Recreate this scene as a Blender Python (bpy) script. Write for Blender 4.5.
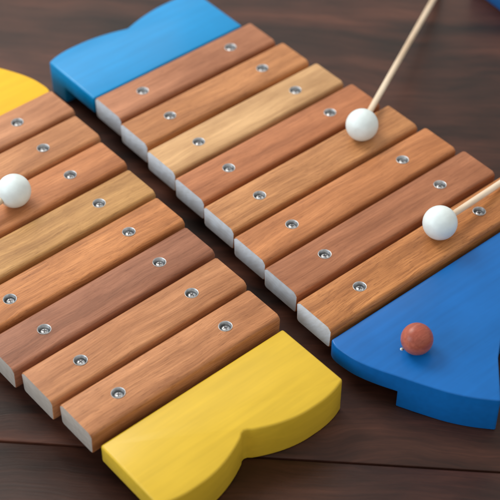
import bpy, bmesh, math, random
from mathutils import Vector, Matrix
random.seed(7)
sc = bpy.context.scene
for o in list(bpy.data.objects): bpy.data.objects.remove(o)
U = 0.03                                   # one bar pitch = 3 cm; everything below is laid out in bar pitches

# ---------------------------------------------------------------- camera
cam = bpy.data.cameras.new('camera'); co = bpy.data.objects.new('camera', cam); sc.collection.objects.link(co)
Rt = Vector((0.7670990518, -0.6415205047, 0.0032383222)); Up = Vector((0.4482658719, 0.5396117602, 0.7126548953))
Fw = Vector((0.4589301648, 0.5452252657, -0.7015073153)); Cp = Vector((-15.08504295, -20.00084538, 19.26689264))
m = Matrix((( Rt.x, Up.x, -Fw.x, Cp.x*U), (Rt.y, Up.y, -Fw.y, Cp.y*U), (Rt.z, Up.z, -Fw.z, Cp.z*U), (0, 0, 0, 1)))
co.matrix_world = m
cam.sensor_width = 36; cam.lens = 36*1487.53/500; cam.clip_start = 0.02; cam.clip_end = 60
cam.dof.use_dof = True; cam.dof.focus_distance = 26.6*U; cam.dof.aperture_fstop = 10
sc.camera = co
sc.render.resolution_x = 1024; sc.render.resolution_y = 1024

# ---------------------------------------------------------------- world and lamps
w = bpy.data.worlds.new('World'); sc.world = w; w.use_nodes = True
bg = w.node_tree.nodes['Background']; bg.inputs[0].default_value = (1.0, 0.955, 0.90, 1); bg.inputs[1].default_value = 0.74
Rh = Vector((0.767, -0.6415, 0)).normalized(); Fh = Vector((0.6415, 0.767, 0)).normalized()
CEN = Vector((-1.0, -4.5, 0))*U
def area(name, right, fwd, up, sx, sy, power, col):
    l = bpy.data.lights.new(name, 'AREA'); l.shape = 'RECTANGLE'; l.size = sx; l.size_y = sy; l.energy = power; l.color = col
    o = bpy.data.objects.new(name, l); sc.collection.objects.link(o)
    o.location = CEN + Rh*right + Fh*fwd + Vector((0, 0, up))
    d = CEN - o.location; o.rotation_euler = d.to_track_quat('-Z', 'Y').to_euler(); return o
area('window_light', -0.95, 0.75, 1.25, 0.8, 0.6, 17.5, (1.0, 0.96, 0.90))
area('sheen_light', -0.9, 2.3, 2.1, 2.2, 1.6, 19.0, (1.0, 0.93, 0.86))  # added lamp at the far side, for the sheen on the table
area('side_light', -1.7, -0.7, 0.75, 0.9, 0.7, 12.0, (0.70, 0.86, 1.0))
sc.view_settings.view_transform = 'Standard'; sc.view_settings.look = 'None'; sc.view_settings.exposure = 0; sc.view_settings.gamma = 1
sc.render.engine = 'CYCLES'
sc.cycles.max_bounces = 6; sc.cycles.diffuse_bounces = 4

# ---------------------------------------------------------------- helpers
def link(o, parent=None):
    sc.collection.objects.link(o)
    if parent: o.parent = parent
    return o
def obj(name, bm, mats, parent=None, scale=U, smooth=40):
    if scale != 1: bmesh.ops.scale(bm, vec=(scale,)*3, verts=bm.verts)
    bmesh.ops.recalc_face_normals(bm, faces=bm.faces)
    me = bpy.data.meshes.new(name); bm.to_mesh(me); bm.free()
    for x in (mats if isinstance(mats, (list, tuple)) else [mats]): me.materials.append(x)
    for p in me.polygons: p.use_smooth = True
    if smooth: me.set_sharp_from_angle(angle=math.radians(smooth))
    return link(bpy.data.objects.new(name, me), parent)
def thing(name, label, cat, loc, rz=0, group=None):
    e = bpy.data.objects.new(name, None); link(e); e.location = Vector(loc)*U; e.rotation_euler.z = rz
    e.empty_display_size = 0.02; e['label'] = label; e['category'] = cat
    if group: e['group'] = group
    return e

def nmat(name):
    mt = bpy.data.materials.new(name); mt.use_nodes = True; nt = mt.node_tree
    return mt, nt, nt.nodes['Principled BSDF'], lambda t: nt.nodes.new(t), nt.links.new
def lin(r, g, b):
    f = lambda c: (c/255/12.92) if c/255 <= .04045 else ((c/255+.055)/1.055)**2.4
    return (f(r), f(g), f(b), 1)
def mul(c, k): return (min(1, c[0]*k), min(1, c[1]*k), min(1, c[2]*k), 1)

def bar_mat(name, base, dark, seed, rough=0.42, streak=1.0):
    """oiled hardwood, grain along X"""
    mt, nt, P, N, L = nmat(name)
    tc = N('ShaderNodeTexCoord'); mp = N('ShaderNodeMapping'); L(tc.outputs['Object'], mp.inputs[0])
    mp.inputs['Scale'].default_value = (1/U,)*3; mp.inputs['Location'].default_value = (seed*7.3, seed*3.1, seed*1.7)
    # slow bending of the grain
    wn = N('ShaderNodeTexNoise'); wn.inputs['Scale'].default_value = 0.55; wn.inputs['Detail'].default_value = 2; L(mp.outputs[0], wn.inputs['Vector'])
    add = N('ShaderNodeVectorMath'); add.operation = 'MULTIPLY_ADD'; L(wn.outputs['Color'], add.inputs[0]); add.inputs[1].default_value = (0, 0.26, 0.2); L(mp.outputs[0], add.inputs[2])
    def stretched(sx, sy, sz, sc_, det, ro=.6):
        m2 = N('ShaderNodeMapping'); L(add.outputs[0], m2.inputs[0]); m2.inputs['Scale'].default_value = (sx, sy, sz)
        n = N('ShaderNodeTexNoise'); n.inputs['Scale'].default_value = sc_; n.inputs['Detail'].default_value = det; n.inputs['Roughness'].default_value = ro
        L(m2.outputs[0], n.inputs['Vector']); return n
    def ramp(src, a, b, ca=(0, 0, 0, 1), cb=(1, 1, 1, 1)):
        r = N('ShaderNodeValToRGB'); r.color_ramp.elements[0].position = a; r.color_ramp.elements[1].position = b
        r.color_ramp.elements[0].color = ca; r.color_ramp.elements[1].color = cb; L(src, r.inputs[0]); return r
    n1 = stretched(.14, 2.0, 2.0, 1.8, 6)          # broad bands
    n2 = stretched(.30, 14, 14, 2.4, 6, .72)       # fine lines
    n3 = stretched(1.3, 19, 19, 3.2, 2)            # pores
    r1 = ramp(n1.outputs['Fac'], .36, .64, dark, base)
    r2 = ramp(n2.outputs['Fac'], .35, .66, (.62, .55, .48, 1), (1.16, 1.15, 1.10, 1))
    mx = N('ShaderNodeMix'); mx.data_type = 'RGBA'; mx.blend_type = 'MULTIPLY'; mx.inputs[0].default_value = .6*streak
    L(r1.outputs[0], mx.inputs[6]); L(r2.outputs[0], mx.inputs[7])
    r3 = ramp(n3.outputs['Fac'], .33, .41, (.5, .42, .36, 1), (1, 1, 1, 1))
    mx2 = N('ShaderNodeMix'); mx2.data_type = 'RGBA'; mx2.blend_type = 'MULTIPLY'; mx2.inputs[0].default_value = .45*streak
    L(mx.outputs[2], mx2.inputs[6]); L(r3.outputs[0], mx2.inputs[7])
    n4 = stretched(.45, 1.3, 1.3, 1.0, 3); r4 = ramp(n4.outputs['Fac'], .36, .64, (.80, .74, .70, 1), (1.10, 1.12, 1.14, 1))
    mx4 = N('ShaderNodeMix'); mx4.data_type = 'RGBA'; mx4.blend_type = 'MULTIPLY'; mx4.inputs[0].default_value = .8
    L(mx2.outputs[2], mx4.inputs[6]); L(r4.outputs[0], mx4.inputs[7]); L(mx4.outputs[2], P.inputs['Base Color'])
    rr = N('ShaderNodeMapRange'); L(n2.outputs['Fac'], rr.inputs[0]); rr.inputs[3].default_value = rough+.1; rr.inputs[4].default_value = rough-.05; L(rr.outputs[0], P.inputs['Roughness'])
    bp = N('ShaderNodeBump'); bp.inputs['Strength'].default_value = .18; bp.inputs['Distance'].default_value = .0004
    L(n2.outputs['Fac'], bp.inputs['Height']); L(bp.outputs[0], P.inputs['Normal'])
    P.inputs['Specular IOR Level'].default_value = .28
    return mt

def end_mat(name, col, seed):
    """sawn end grain"""
    mt, nt, P, N, L = nmat(name)
    tc = N('ShaderNodeTexCoord'); mp = N('ShaderNodeMapping'); L(tc.outputs['Object'], mp.inputs[0])
    mp.inputs['Scale'].default_value = (1/U, 1/U, 1/U); mp.inputs['Location'].default_value = (seed, seed*2.3, seed*.7)
    wv = N('ShaderNodeTexWave'); wv.wave_type = 'RINGS'; wv.rings_direction = 'X'; wv.inputs['Scale'].default_value = 1.7; wv.inputs['Distortion'].default_value = 9; wv.inputs['Detail'].default_value = 2
    L(mp.outputs[0], wv.inputs['Vector'])
    ns = N('ShaderNodeTexNoise'); ns.inputs['Scale'].default_value = 2.2; ns.inputs['Detail'].default_value = 6; L(mp.outputs[0], ns.inputs['Vector'])
    rot = N('ShaderNodeMapping'); L(mp.outputs[0], rot.inputs[0]); rot.inputs['Rotation'].default_value = (.35+.5*math.sin(seed*5), 0, 0)
    sm = N('ShaderNodeMapping'); L(rot.outputs[0], sm.inputs[0]); sm.inputs['Scale'].default_value = (1, 1.6, 9)
    nn = N('ShaderNodeTexNoise'); nn.inputs['Scale'].default_value = 2.0; nn.inputs['Detail'].default_value = 5; nn.inputs['Roughness'].default_value = .65; L(sm.outputs[0], nn.inputs['Vector']); ns = nn
    md = N('ShaderNodeMath'); md.operation = 'MULTIPLY_ADD'; L(wv.outputs['Fac'], md.inputs[0]); md.inputs[1].default_value = .10; L(ns.outputs['Fac'], md.inputs[2])
    r = N('ShaderNodeValToRGB'); r.color_ramp.elements[0].color = (col[0]*.82, col[1]*.78, col[2]*.73, 1); r.color_ramp.elements[1].color = mul(col, 1.05)
    r.color_ramp.elements[0].position = .3; r.color_ramp.elements[1].position = .8; L(md.outputs[0], r.inputs[0]); L(r.outputs[0], P.inputs['Base Color'])
    P.inputs['Roughness'].default_value = .55
    return mt

def paint_mat(name, col, seed, rough=.42, var=.05, coat=.0):
    """brushed on enamel over wood: faint unevenness of colour, gloss and surface"""
    mt, nt, P, N, L = nmat(name)
    tc = N('ShaderNodeTexCoord'); mp = N('ShaderNodeMapping'); L(tc.outputs['Object'], mp.inputs[0])
    mp.inputs['Scale'].default_value = (1/U,)*3; mp.inputs['Location'].default_value = (seed, seed*1.3, 0)
    n = N('ShaderNodeTexNoise'); n.inputs['Scale'].default_value = .8; n.inputs['Detail'].default_value = 6; L(mp.outputs[0], n.inputs['Vector'])
    r = N('ShaderNodeValToRGB'); r.color_ramp.elements[0].position = .3; r.color_ramp.elements[1].position = .7
    r.color_ramp.elements[0].color = mul(col, 1-var); r.color_ramp.elements[1].color = mul(col, 1+var); L(n.outputs['Fac'], r.inputs[0]); m2 = N('ShaderNodeMapping'); L(mp.outputs[0], m2.inputs[0]); m2.inputs['Scale'].default_value = (.35, 5, 5)
    n2 = N('ShaderNodeTexNoise'); n2.inputs['Scale'].default_value = 2; n2.inputs['Detail'].default_value = 6; L(m2.outputs[0], n2.inputs['Vector'])
    rb = N('ShaderNodeValToRGB'); rb.color_ramp.elements[0].position = .3; rb.color_ramp.elements[1].position = .7
    rb.color_ramp.elements[0].color = (.90, .90, .90, 1); rb.color_ramp.elements[1].color = (1.05, 1.05, 1.05, 1); L(n2.outputs['Fac'], rb.inputs[0])
    mb = N('ShaderNodeMix'); mb.data_type = 'RGBA'; mb.blend_type = 'MULTIPLY'; mb.inputs[0].default_value = .8; L(r.outputs[0], mb.inputs[6]); L(rb.outputs[0], mb.inputs[7]); L(mb.outputs[2], P.inputs['Base Color'])
    bp = N('ShaderNodeBump'); bp.inputs['Strength'].default_value = .12; bp.inputs['Distance'].default_value = .0004; L(n2.outputs['Fac'], bp.inputs['Height']); L(bp.outputs[0], P.inputs['Normal'])
    rr = N('ShaderNodeMapRange'); L(n.outputs['Fac'], rr.inputs[0]); rr.inputs[3].default_value = rough-.08; rr.inputs[4].default_value = rough+.14; L(rr.outputs[0], P.inputs['Roughness'])
    P.inputs['Specular IOR Level'].default_value = .22; P.inputs['Coat Weight'].default_value = coat; P.inputs['Coat Roughness'].default_value = .18
    return mt

def plain_mat(name, col, rough=.5, metal=0, bump=0, sc_=20, var=.08):
    mt, nt, P, N, L = nmat(name)
    tc = N('ShaderNodeTexCoord'); mp = N('ShaderNodeMapping'); L(tc.outputs['Object'], mp.inputs[0]); mp.inputs['Scale'].default_value = (1/U,)*3
    n = N('ShaderNodeTexNoise'); n.inputs['Scale'].default_value = sc_; n.inputs['Detail'].default_value = 3; L(mp.outputs[0], n.inputs['Vector'])
    r = N('ShaderNodeValToRGB'); r.color_ramp.elements[0].position = .3; r.color_ramp.elements[1].position = .7
    r.color_ramp.elements[0].color = mul(col, 1-var); r.color_ramp.elements[1].color = mul(col, 1+var); L(n.outputs['Fac'], r.inputs[0]); L(r.outputs[0], P.inputs['Base Color'])
    P.inputs['Roughness'].default_value = rough; P.inputs['Metallic'].default_value = metal
    if bump:
        bp = N('ShaderNodeBump'); bp.inputs['Strength'].default_value = bump; bp.inputs['Distance'].default_value = .0003; L(n.outputs['Fac'], bp.inputs['Height']); L(bp.outputs[0], P.inputs['Normal'])
    return mt

def table_mat():
    mt, nt, P, N, L = nmat('dark_walnut')
    tc = N('ShaderNodeTexCoord'); mp = N('ShaderNodeMapping'); L(tc.outputs['Object'], mp.inputs[0]); mp.inputs['Scale'].default_value = (1/U,)*3
    at = N('ShaderNodeAttribute'); at.attribute_name = 'board'
    off = N('ShaderNodeVectorMath'); off.operation = 'MULTIPLY_ADD'; L(at.outputs['Fac'], off.inputs[0]); off.inputs[1].default_value = (37.3, 0, 11.7); L(mp.outputs[0], off.inputs[2])
    wn = N('ShaderNodeTexNoise'); wn.inputs['Scale'].default_value = .22; wn.inputs['Detail'].default_value = 3; L(off.outputs[0], wn.inputs['Vector'])
    add = N('ShaderNodeVectorMath'); add.operation = 'MULTIPLY_ADD'; L(wn.outputs['Color'], add.inputs[0]); add.inputs[1].default_value = (0, 1.8, 0); L(off.outputs[0], add.inputs[2])
    def st(sx, sy, s, d, ro=.6):
        m2 = N('ShaderNodeMapping'); L(add.outputs[0], m2.inputs[0]); m2.inputs['Scale'].default_value = (sx, sy, 1)
        n = N('ShaderNodeTexNoise'); n.inputs['Scale'].default_value = s; n.inputs['Detail'].default_value = d; n.inputs['Roughness'].default_value = ro; L(m2.outputs[0], n.inputs['Vector']); return n
    n1 = st(.22, 1.0, .9, 6, .6); n2 = st(.16, 7, 2.0, 8, .75); n3 = st(.35, .9, .38, 3)
    r1 = N('ShaderNodeValToRGB'); e = r1.color_ramp.elements
    e[0].position = .36; e[0].color = (.012, .0048, .0032, 1); e[1].position = .66; e[1].color = (.100, .039, .024, 1)
    x = e.new(.5); x.color = (.050, .0185, .0115, 1)
    L(n1.outputs['Fac'], r1.inputs[0])
    r2 = N('ShaderNodeValToRGB'); r2.color_ramp.elements[0].position = .34; r2.color_ramp.elements[1].position = .62
    r2.color_ramp.elements[0].color = (.54, .50, .50, 1); r2.color_ramp.elements[1].color = (1.15, 1.12, 1.1, 1); L(n2.outputs['Fac'], r2.inputs[0])
    mx = N('ShaderNodeMix'); mx.data_type = 'RGBA'; mx.blend_type = 'MULTIPLY'; mx.inputs[0].default_value = .7; L(r1.outputs[0], mx.inputs[6]); L(r2.outputs[0], mx.inputs[7])
    r3 = N('ShaderNodeValToRGB'); r3.color_ramp.elements[0].position = .35; r3.color_ramp.elements[1].position = .65
    r3.color_ramp.elements[0].color = (.5, .5, .52, 1); r3.color_ramp.elements[1].color = (1.3, 1.15, 1.08, 1); L(n3.outputs['Fac'], r3.inputs[0])
    mx3 = N('ShaderNodeMix'); mx3.data_type = 'RGBA'; mx3.blend_type = 'MULTIPLY'; mx3.inputs[0].default_value = .9; L(mx.outputs[2], mx3.inputs[6]); L(r3.outputs[0], mx3.inputs[7])
    L(mx3.outputs[2], P.inputs['Base Color'])
    rr = N('ShaderNodeMapRange'); L(n2.outputs['Fac'], rr.inputs[0]); rr.inputs[3].default_value = .46; rr.inputs[4].default_value = .34; L(rr.outputs[0], P.inputs['Roughness'])
    bp = N('ShaderNodeBump'); bp.inputs['Strength'].default_value = .25; bp.inputs['Distance'].default_value = .0006; L(n2.outputs['Fac'], bp.inputs['Height']); L(bp.outputs[0], P.inputs['Normal'])
    P.inputs['Specular IOR Level'].default_value = .30
    return mt

# ---------------------------------------------------------------- the table: real boards with eased edges, one mesh
TZ = -0.95
def tabletop():
    bm = bmesh.new(); lay = bm.faces.layers.float.new('board')
    W = 16.0; g = .012; half = 80
    for k in range(-4, 5):
        y0 = k*W+g; y1 = (k+1)*W-g; c = .03
        prof = [(y0, -.8), (y0, -c*1.4), (y0+c*.4, -c*.4), (y0+c*1.3, 0), (y1-c*1.3, 0), (y1-c*.4, -c*.4), (y1, -c*1.4), (y1, -.8)]
        a = [bm.verts.new((-half, y, z)) for y, z in prof]; b = [bm.verts.new((half, y, z)) for y, z in prof]
        fs = [bm.faces.new((a[i], a[(i+1) % 8], b[(i+1) % 8], b[i])) for i in range(8)]
        fs += [bm.faces.new(a), bm.faces.new(b[::-1])]
        for f in fs: f[lay] = (k*0.618) % 1.0
    o = obj('tabletop', bm, table_mat()); o['kind'] = 'structure'
    o.location = Vector((-4.578, -8.596, TZ))*U; o.rotation_euler.z = math.radians(-44.186)
    return o
tabletop()

# ---------------------------------------------------------------- shapes
def rounded_prism(outline, z0, z1, bev=.045, segs=3):
    bm = bmesh.new()
    a = [bm.verts.new((x, y, z0)) for x, y in outline]; b = [bm.verts.new((x, y, z1)) for x, y in outline]
    n = len(outline)
    bot = bm.faces.new(a[::-1]); top = bm.faces.new(b)
    for i in range(n): bm.faces.new((a[i], a[(i+1) % n], b[(i+1) % n], b[i]))
    es = set(top.edges) | set(bot.edges)
    for e in bm.edges:
        if e not in es and e.calc_face_angle(0) > math.radians(28): es.add(e)
    bmesh.ops.bevel(bm, geom=list(es), offset=bev, segments=segs, profile=.5, affect='EDGES', clamp_overlap=True)
    return bm
def spline(pts, per=8):
    """Catmull-Rom through pts (open)"""
    out = []; P = [pts[0]]+list(pts)+[pts[-1]]
    for i in range(1, len(P)-2):
        p0, p1, p2, p3 = [Vector(q) for q in P[i-1:i+3]]
        for k in range(per):
            t = k/per
            out.append(tuple(.5*((2*p1)+(p2-p0)*t+(2*p0-5*p1+4*p2-p3)*t*t+(3*p1-p0-3*p2+p3)*t**3)))
    out.append(tuple(pts[-1])); return out
def lathe(prof, n=40):
    bm = bmesh.new(); rings = []
    for r, z in prof:
        rings.append([bm.verts.new((0, 0, z))] if r < 1e-6 else [bm.verts.new((r*math.cos(2*math.pi*i/n), r*math.sin(2*math.pi*i/n), z)) for i in range(n)])
    for A, B in zip(rings, rings[1:]):
        for i in range(n):
            j = (i+1) % n
            if len(A) == 1 and len(B) == 1: continue
            if len(A) == 1: bm.faces.new((A[0], B[i], B[j]))
            elif len(B) == 1: bm.faces.new((A[i], A[j], B[0]))
            else: bm.faces.new((A[i], A[j], B[j], B[i]))
    return bm

HW, TH, RAD = .446, .50, .072
def bar_mesh(Lh, S):
    """bar with rounded long edges and two real screw holes; material 1 on the sawn ends"""
    bm = bmesh.new(); prof = []
    rb = .07
    for cx, cz, r, a0 in ((HW-RAD, -RAD, RAD, 0), (-HW+RAD, -RAD, RAD, 90), (-HW+rb, -TH+rb, rb, 180), (HW-rb, -TH+rb, rb, 270)):
        n = 6 if r == RAD else 3
        for k in range(n+1):
            a = math.radians(a0+90*k/n); prof.append((cx+r*math.cos(a), cz+r*math.sin(a)))
    A = [bm.verts.new((-Lh, y, z)) for y, z in prof]; B = [bm.verts.new((Lh, y, z)) for y, z in prof]; n = len(prof)
    for i in range(n): bm.faces.new((A[i], A[(i+1) % n], B[(i+1) % n], B[i]))
    ea = bm.faces.new(A[::-1]); eb = bm.faces.new(B); ea.material_index = eb.material_index = 1
    bmesh.ops.bevel(bm, geom=list(set(ea.edges) | set(eb.edges)), offset=.018, segments=2, profile=.5, affect='EDGES', material=0)
    bmesh.ops.recalc_face_normals(bm, faces=bm.faces)
    me = bpy.data.meshes.new('bar'); bm.to_mesh(me); bm.free()
    ob = bpy.data.objects.new('bar', me); sc.collection.objects.link(ob)
    cb = bmesh.new()
    for s in (-1, 1):
        t = bmesh.ops.create_cone(cb, cap_ends=True, segments=40, radius1=.075, radius2=.124, depth=.34)
        bmesh.ops.translate(cb, vec=(s*S, 0, -.12), verts=t['verts'])
    cm = bpy.data.meshes.new('cut'); cb.to_mesh(cm); cb.free(); cobj = bpy.data.objects.new('cut', cm); sc.collection.objects.link(cobj)
    md = ob.modifiers.new('b', 'BOOLEAN'); md.object = cobj; md.operation = 'DIFFERENCE'; md.solver = 'EXACT'
    dg = bpy.context.evaluated_depsgraph_get(); dg.update()
    res = bpy.data.meshes.new_from_object(ob.evaluated_get(dg))
    bpy.data.objects.remove(ob); bpy.data.objects.remove(cobj)
    bm = bmesh.new(); bm.from_mesh(res); return bm

steel = plain_mat('zinc_steel', (.50, .51, .52, 1), .46, 1.0, .3, 9, .35)
slot_shade = plain_mat('shadowed_slot', (.08, .08, .085, 1), .4, 1.0)
# cup washer sunk in the bar, with a pan head screw inside it
screw_bm = lathe([(.127, .001), (.1265, .006), (.122, .009), (.116, .007), (.108, -.006), (.096, -.070), (.090, -.090), (.080, -.098), (.077, -.070), (.062, -.046), (.030, -.034), (.024, -.034), (.020, -.06), (0, -.066)], 36)
for ang in (0, math.pi/2):                # dark raised cross in place of the shade in a drive recess
    t = bmesh.ops.create_cube(screw_bm, size=1)
    bmesh.ops.scale(screw_bm, vec=(.085, .017, .012), verts=t['verts']); bmesh.ops.translate(screw_bm, vec=(0, 0, -.036+ang*.0004), verts=t['verts'])
    bmesh.ops.rotate(screw_bm, cent=(0, 0, 0), matrix=Matrix.Rotation(ang, 3, 'Z'), verts=t['verts'])
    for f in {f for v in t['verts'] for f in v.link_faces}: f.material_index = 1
SCREW = None
def screw(parent, x):
    global SCREW
    if SCREW is None:
        o = obj('screw', screw_bm, [steel, slot_shade], parent); SCREW = o
    else:
        o = SCREW.copy(); link(o, parent)
    o.location = Vector((x, 0, random.uniform(-.003, .001)))*U; o.rotation_euler = (random.uniform(-.03, .03), random.uniform(-.03, .03), random.uniform(0, 6)); return o

wood_rail = bar_mat('dark_rail_wood', lin(96, 66, 48), lin(70, 46, 34), 99)
felt = plain_mat('felt_strip', (.03, .028, .028, 1), .95, 0, .6, 40)

ARC = [(-2.72, -7.54), (-2.77, -7.72), (-2.72, -8.14), (-2.58, -8.54), (-2.39, -8.93), (-2.19, -9.34), (-1.97, -9.75), (-1.72, -10.10), (-1.45, -10.40)]
def fish(label, root_loc, rz, paint_tail, paint_head, bars, notch, eye, kind):
    f = thing('fish_xylophone', label, 'xylophone', root_loc, rz, 'fish shaped toy xylophones with wooden bars')
    # tail: slab with a heart shaped wave edge, thick foot under its outer half
    z1 = -.15; zs = z1-.41; zt = TZ+.002
    top_y = 2.35 if kind == 'b' else 2.27
    half_w = [(0, notch+.012), (.06, notch+.028)]+[(x, notch+(top_y-notch)*math.sin(math.pi/2*min(1, x/1.2))**.85) for x in [.12+.09*k for k in range(12)]]
    half_w += spline([(1.2, top_y), (1.5, top_y-.005), (1.78, top_y-.05), (2.01, top_y-.13)], 4)[1:]
    wave = half_w[::-1]+[(-x, y) for x, y in half_w[1:]]
    y0 = .60
    tail_out = [(-2.0, y0), (2.0, y0)] + wave
    t = obj('tail', two_level(tail_out, z1, zs, zt, 1, 1.68), paint_tail, f)
    left = spline(ARC, 4); mouth = [(-1.45, -10.40), (-.77, -9.70), (-.22, -9.28), (0, -9.2)]
    half = left+mouth[1:]
    head_out = half+[(-x, y) for x, y in half[::-1][1:]]
    h = obj('head', two_level(head_out, z1, zs, zt, -1, -8.9), paint_head, f)
    # two rails that carry the bars between tail and head
    for s in (-1, 1):
        bm = bmesh.new(); bmesh.ops.create_cube(bm, size=1)
        x0, x1 = s*1.12, s*1.62
        for v in bm.verts:
            far = v.co.y > 0; cx = x0 if far else x1
            yy = 1.66 if far else -8.88
            v.co = Vector((cx+v.co.x*.34, yy, zs-.02-(0 if v.co.z > 0 else .20)))
        bmesh.ops.bevel(bm, geom=bm.edges[:], offset=.02, segments=2, affect='EDGES')
        obj('rail', bm, wood_rail, f)
        bm = bmesh.new(); bmesh.ops.create_cube(bm, size=1)
        for v in bm.verts:
            far = v.co.y > 0; cx = x0 if far else x1
            v.co = Vector((cx+s*.0+v.co.x*.26, .5 if far else -7.5, (-TH-.002 if v.co.z > 0 else zs-.018)))
        obj('felt_strip', bm, felt, f)
    for i, (mt, em) in enumerate(bars):
        S = 1.1734+.0538*i; Lh = 2.0597+.0853*i
        b = obj('bar', bar_mesh(Lh, S), [mt, em], f)
        b.location = Vector((random.uniform(-.012, .012), -i+random.uniform(-.008, .008), random.uniform(-.006, .006)))*U
        b.rotation_euler.z = random.uniform(-.0025, .0025)
        screw(b, -S); screw(b, S)
    for s in ((-1,) if kind == 'b' else (1,)):
        r = .285
        prof = [(0, 1.0)]+[(math.sin(a), math.cos(a)) for a in [math.radians(6*k) for k in range(1, 29)]]+[(.2, -.985), (0, -.985)]
        e = obj('eye', lathe([(x*r, z*r) for x, z in prof], 36), eye, f)
        e.location = Vector((s*1.75, -8.655, z1+r*.98))*U
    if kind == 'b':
        g = obj('glint_dot', lathe([(0, .016), (.02, .014), (.032, .008), (.036, .001)], 16), steel, f); g.location = Vector((-1.925, -8.49, z1))*U  # added dot standing in for a glint beside the eye
    return f

def two_level(outline, z1, zs, zt, sgn, ycut):
    """thick block whose underside is cut away next to the bars: one closed mesh"""
    out = []; n = len(outline)
    for i in range(n):
        p, q = outline[i], outline[(i+1) % n]
        out.append((p[0], p[1], sgn*(p[1]-ycut) > 0, False))
        if (sgn*(p[1]-ycut) > 0) != (sgn*(q[1]-ycut) > 0):
            t = (ycut-p[1])/(q[1]-p[1]); out.append((p[0]+(q[0]-p[0])*t, ycut, False, True))
    # drop outline points that crowd a cut
    cuts = [o for o in out if o[3]]
    out = [o for o in out if o[3] or all((Vector(o[:2])-Vector(c[:2])).length > .07 for c in cuts)]
    bm = bmesh.new(); n = len(out)
    top = [bm.verts.new((x, y, z1)) for x, y, _, _ in out]
    hi = [bm.verts.new((x, y, zs)) if (c or not ft) else None for x, y, ft, c in out]
    lo = [bm.verts.new((x, y, zt)) if (c or ft) else None for x, y, ft, c in out]
    tf = bm.faces.new(top)
    for i in range(n):
        k = (i+1) % n
        if out[i][2] or out[k][2]:
            if lo[i] and lo[k]:
                vs = [top[i], top[k]]
                if hi[k]: vs.append(hi[k])
                vs.append(lo[k]); vs.append(lo[i])
                if hi[i]: vs.append(hi[i])
                bm.faces.new(vs)
        else: bm.faces.new((top[i], top[k], hi[k], hi[i]))
    bm.faces.new([v for v in hi if v]); bf = bm.faces.new([v for v in lo if v])
    ci = [i for i in range(n) if out[i][3]]
    bm.faces.new((hi[ci[0]], hi[ci[1]], lo[ci[1]], lo[ci[0]]))
    bmesh.ops.recalc_face_normals(bm, faces=bm.faces)
    es = set(tf.edges) | set(bf.edges)
    for e in bm.edges:
        if len(e.link_faces) == 2 and e not in es and e.calc_face_angle_signed(0) > math.radians(28): es.add(e)
    bmesh.ops.bevel(bm, geom=list(es), offset=.045, segments=3, profile=.5, affect='EDGES', clamp_overlap=True)
    return bm

# ---------------------------------------------------------------- materials of the two fishes
def bm_(i, c, seed, s=1.0, dk=.66):
    col = lin(c[0]-1, c[1]+2, c[2]+2); return bar_mat('bar_wood', col, (col[0]*dk, col[1]*dk*.93, col[2]*dk*.88, 1), seed, streak=s)
pale = lambda s, k=1: end_mat('lit_end', (.64*k, .68*k, .75*k, 1), s)  # end grain paled and cooled: the side light is put into its colour
greyend = lambda s: end_mat('shaded_end', (.47, .43, .39, 1), s)  # same end grain, greyer tone painted for its weaker light
right = [(190, 129, 96), (202, 140, 92), (224, 180, 130), (192, 124, 84), (208, 148, 98), (202, 134, 86), (180, 118, 84), (206, 140, 86)]
leftc = [(202, 140, 96), (206, 144, 100), (168, 112, 86), (210, 142, 90), (200, 152, 96), (204, 136, 90), (202, 142, 98), (202, 142, 104)]
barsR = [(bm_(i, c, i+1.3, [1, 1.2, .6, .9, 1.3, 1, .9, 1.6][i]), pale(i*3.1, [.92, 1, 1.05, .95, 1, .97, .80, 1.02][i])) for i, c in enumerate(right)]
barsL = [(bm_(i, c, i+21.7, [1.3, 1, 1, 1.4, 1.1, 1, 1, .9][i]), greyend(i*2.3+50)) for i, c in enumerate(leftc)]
blue_tail = paint_mat('blue_enamel', (.002, .26, .60, 1), 3, .34, .06, .22); blue_head = paint_mat('blue_enamel_head', (.002, .125, .43, 1), 5, .36, .10, .18)  # tail and head get separate blues, the head's darker
yellow = paint_mat('yellow_enamel', (.65, .435, .032, 1), 8, .40, .05, .12); yellow_h = paint_mat('warm_yellow_enamel', (.82, .47, .02, 1), 11, .48, .03, 0)
eye_m = bar_mat('red_stained_wood', (.50, .15, .10, 1), (.30, .07, .045, 1), 14, .26, .8)

fish('fish shaped xylophone with blue painted tail and head, eight wooden bars, red bead eye', (0, 0, 0), 0, blue_tail, blue_head, barsR, 2.12, eye_m, 'b')
# the second fish lies head to tail with the first
fish('fish shaped xylophone with yellow painted tail and head, wooden bars under one white mallet', (-5.2153, -6.2222, 0), math.pi+.0121, yellow, yellow_h, barsL, 1.88, eye_m, 'y')

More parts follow.
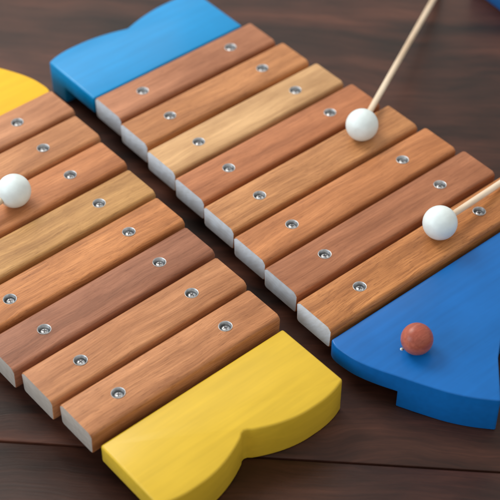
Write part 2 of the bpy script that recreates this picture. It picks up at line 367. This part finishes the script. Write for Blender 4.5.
# ---------------------------------------------------------------- mallets
ball_m = plain_mat('white_bead', (.72, .82, .83, 1), .42, 0, .7, 5, .06)
stick_m = bar_mat('birch_stick', lin(238, 222, 200), lin(220, 200, 172), 44, .5, .4)
def mallet(label, ball, toward, length, r=.325, sr=.062):
    ball = Vector(ball); d = (Vector(toward)-ball).normalized()
    f = thing('mallet', label, 'mallet', ball, 0, 'white headed mallets lying on the bars')
    q = d.to_track_quat('Z', 'Y')
    prof = [(0, -.975)]+[(math.sin(a), -math.cos(a)) for a in [math.radians(13+6*k) for k in range(0, 26)]]
    last = prof[-1]; prof += [(last[0]-.05, last[1]+.02), (.2, last[1]+.01), (0, last[1]+.0)]
    h = obj('mallet_head', lathe([(x*r, z*r) for x, z in prof], 44), ball_m, f); h.rotation_mode = 'QUATERNION'; h.rotation_quaternion = q
    bm = lathe([(0, .05), (sr, .05), (sr, length*.5), (sr*1.04, length-.05), (sr*.8, length), (0, length)], 20)
    # lay the stick's grain along its own X
    bmesh.ops.rotate(bm, cent=(0, 0, 0), matrix=Matrix.Rotation(math.radians(90), 3, 'Y'), verts=bm.verts)
    s = obj('stick', bm, stick_m, f); s.rotation_mode = 'QUATERNION'; s.rotation_quaternion = d.to_track_quat('X', 'Z')
    return f
mallet('white headed mallet on the blue fish, its stick reaching the table behind', (1.291, -3.982, .325), (6.52, -.86, -.72), 6.95)
mallet('white headed mallet lying along the lowest bar, beside the blue head', (.472, -6.976, .325), (2.32, -6.784, .108), 7.0)
mallet('white headed mallet on the bars of the yellow fish', (-5.102, -1.204, .325), (-6.4, -1.36, .18), 7.0)

# ---------------------------------------------------------------- a blue piece on the table at the far right
def block():
    out = [(0, 0), (3.6, -.4)]+spline([(3.7, 2.2), (2.6, 2.7), (1.5, 2.45), (.6, 2.75), (-.1, 2.5)], 6)
    e = obj('toy_piece', rounded_prism(out, 0, .4), paint_mat('navy_enamel', (.012, .09, .28, 1), 31))
    e['label'] = 'dark blue painted wooden toy piece lying behind, cut off by the far corner'; e['category'] = 'toy'
    e.location = Vector((7.48, -3.4, TZ+.003))*U; e.rotation_euler.z = math.radians(-9)
block()
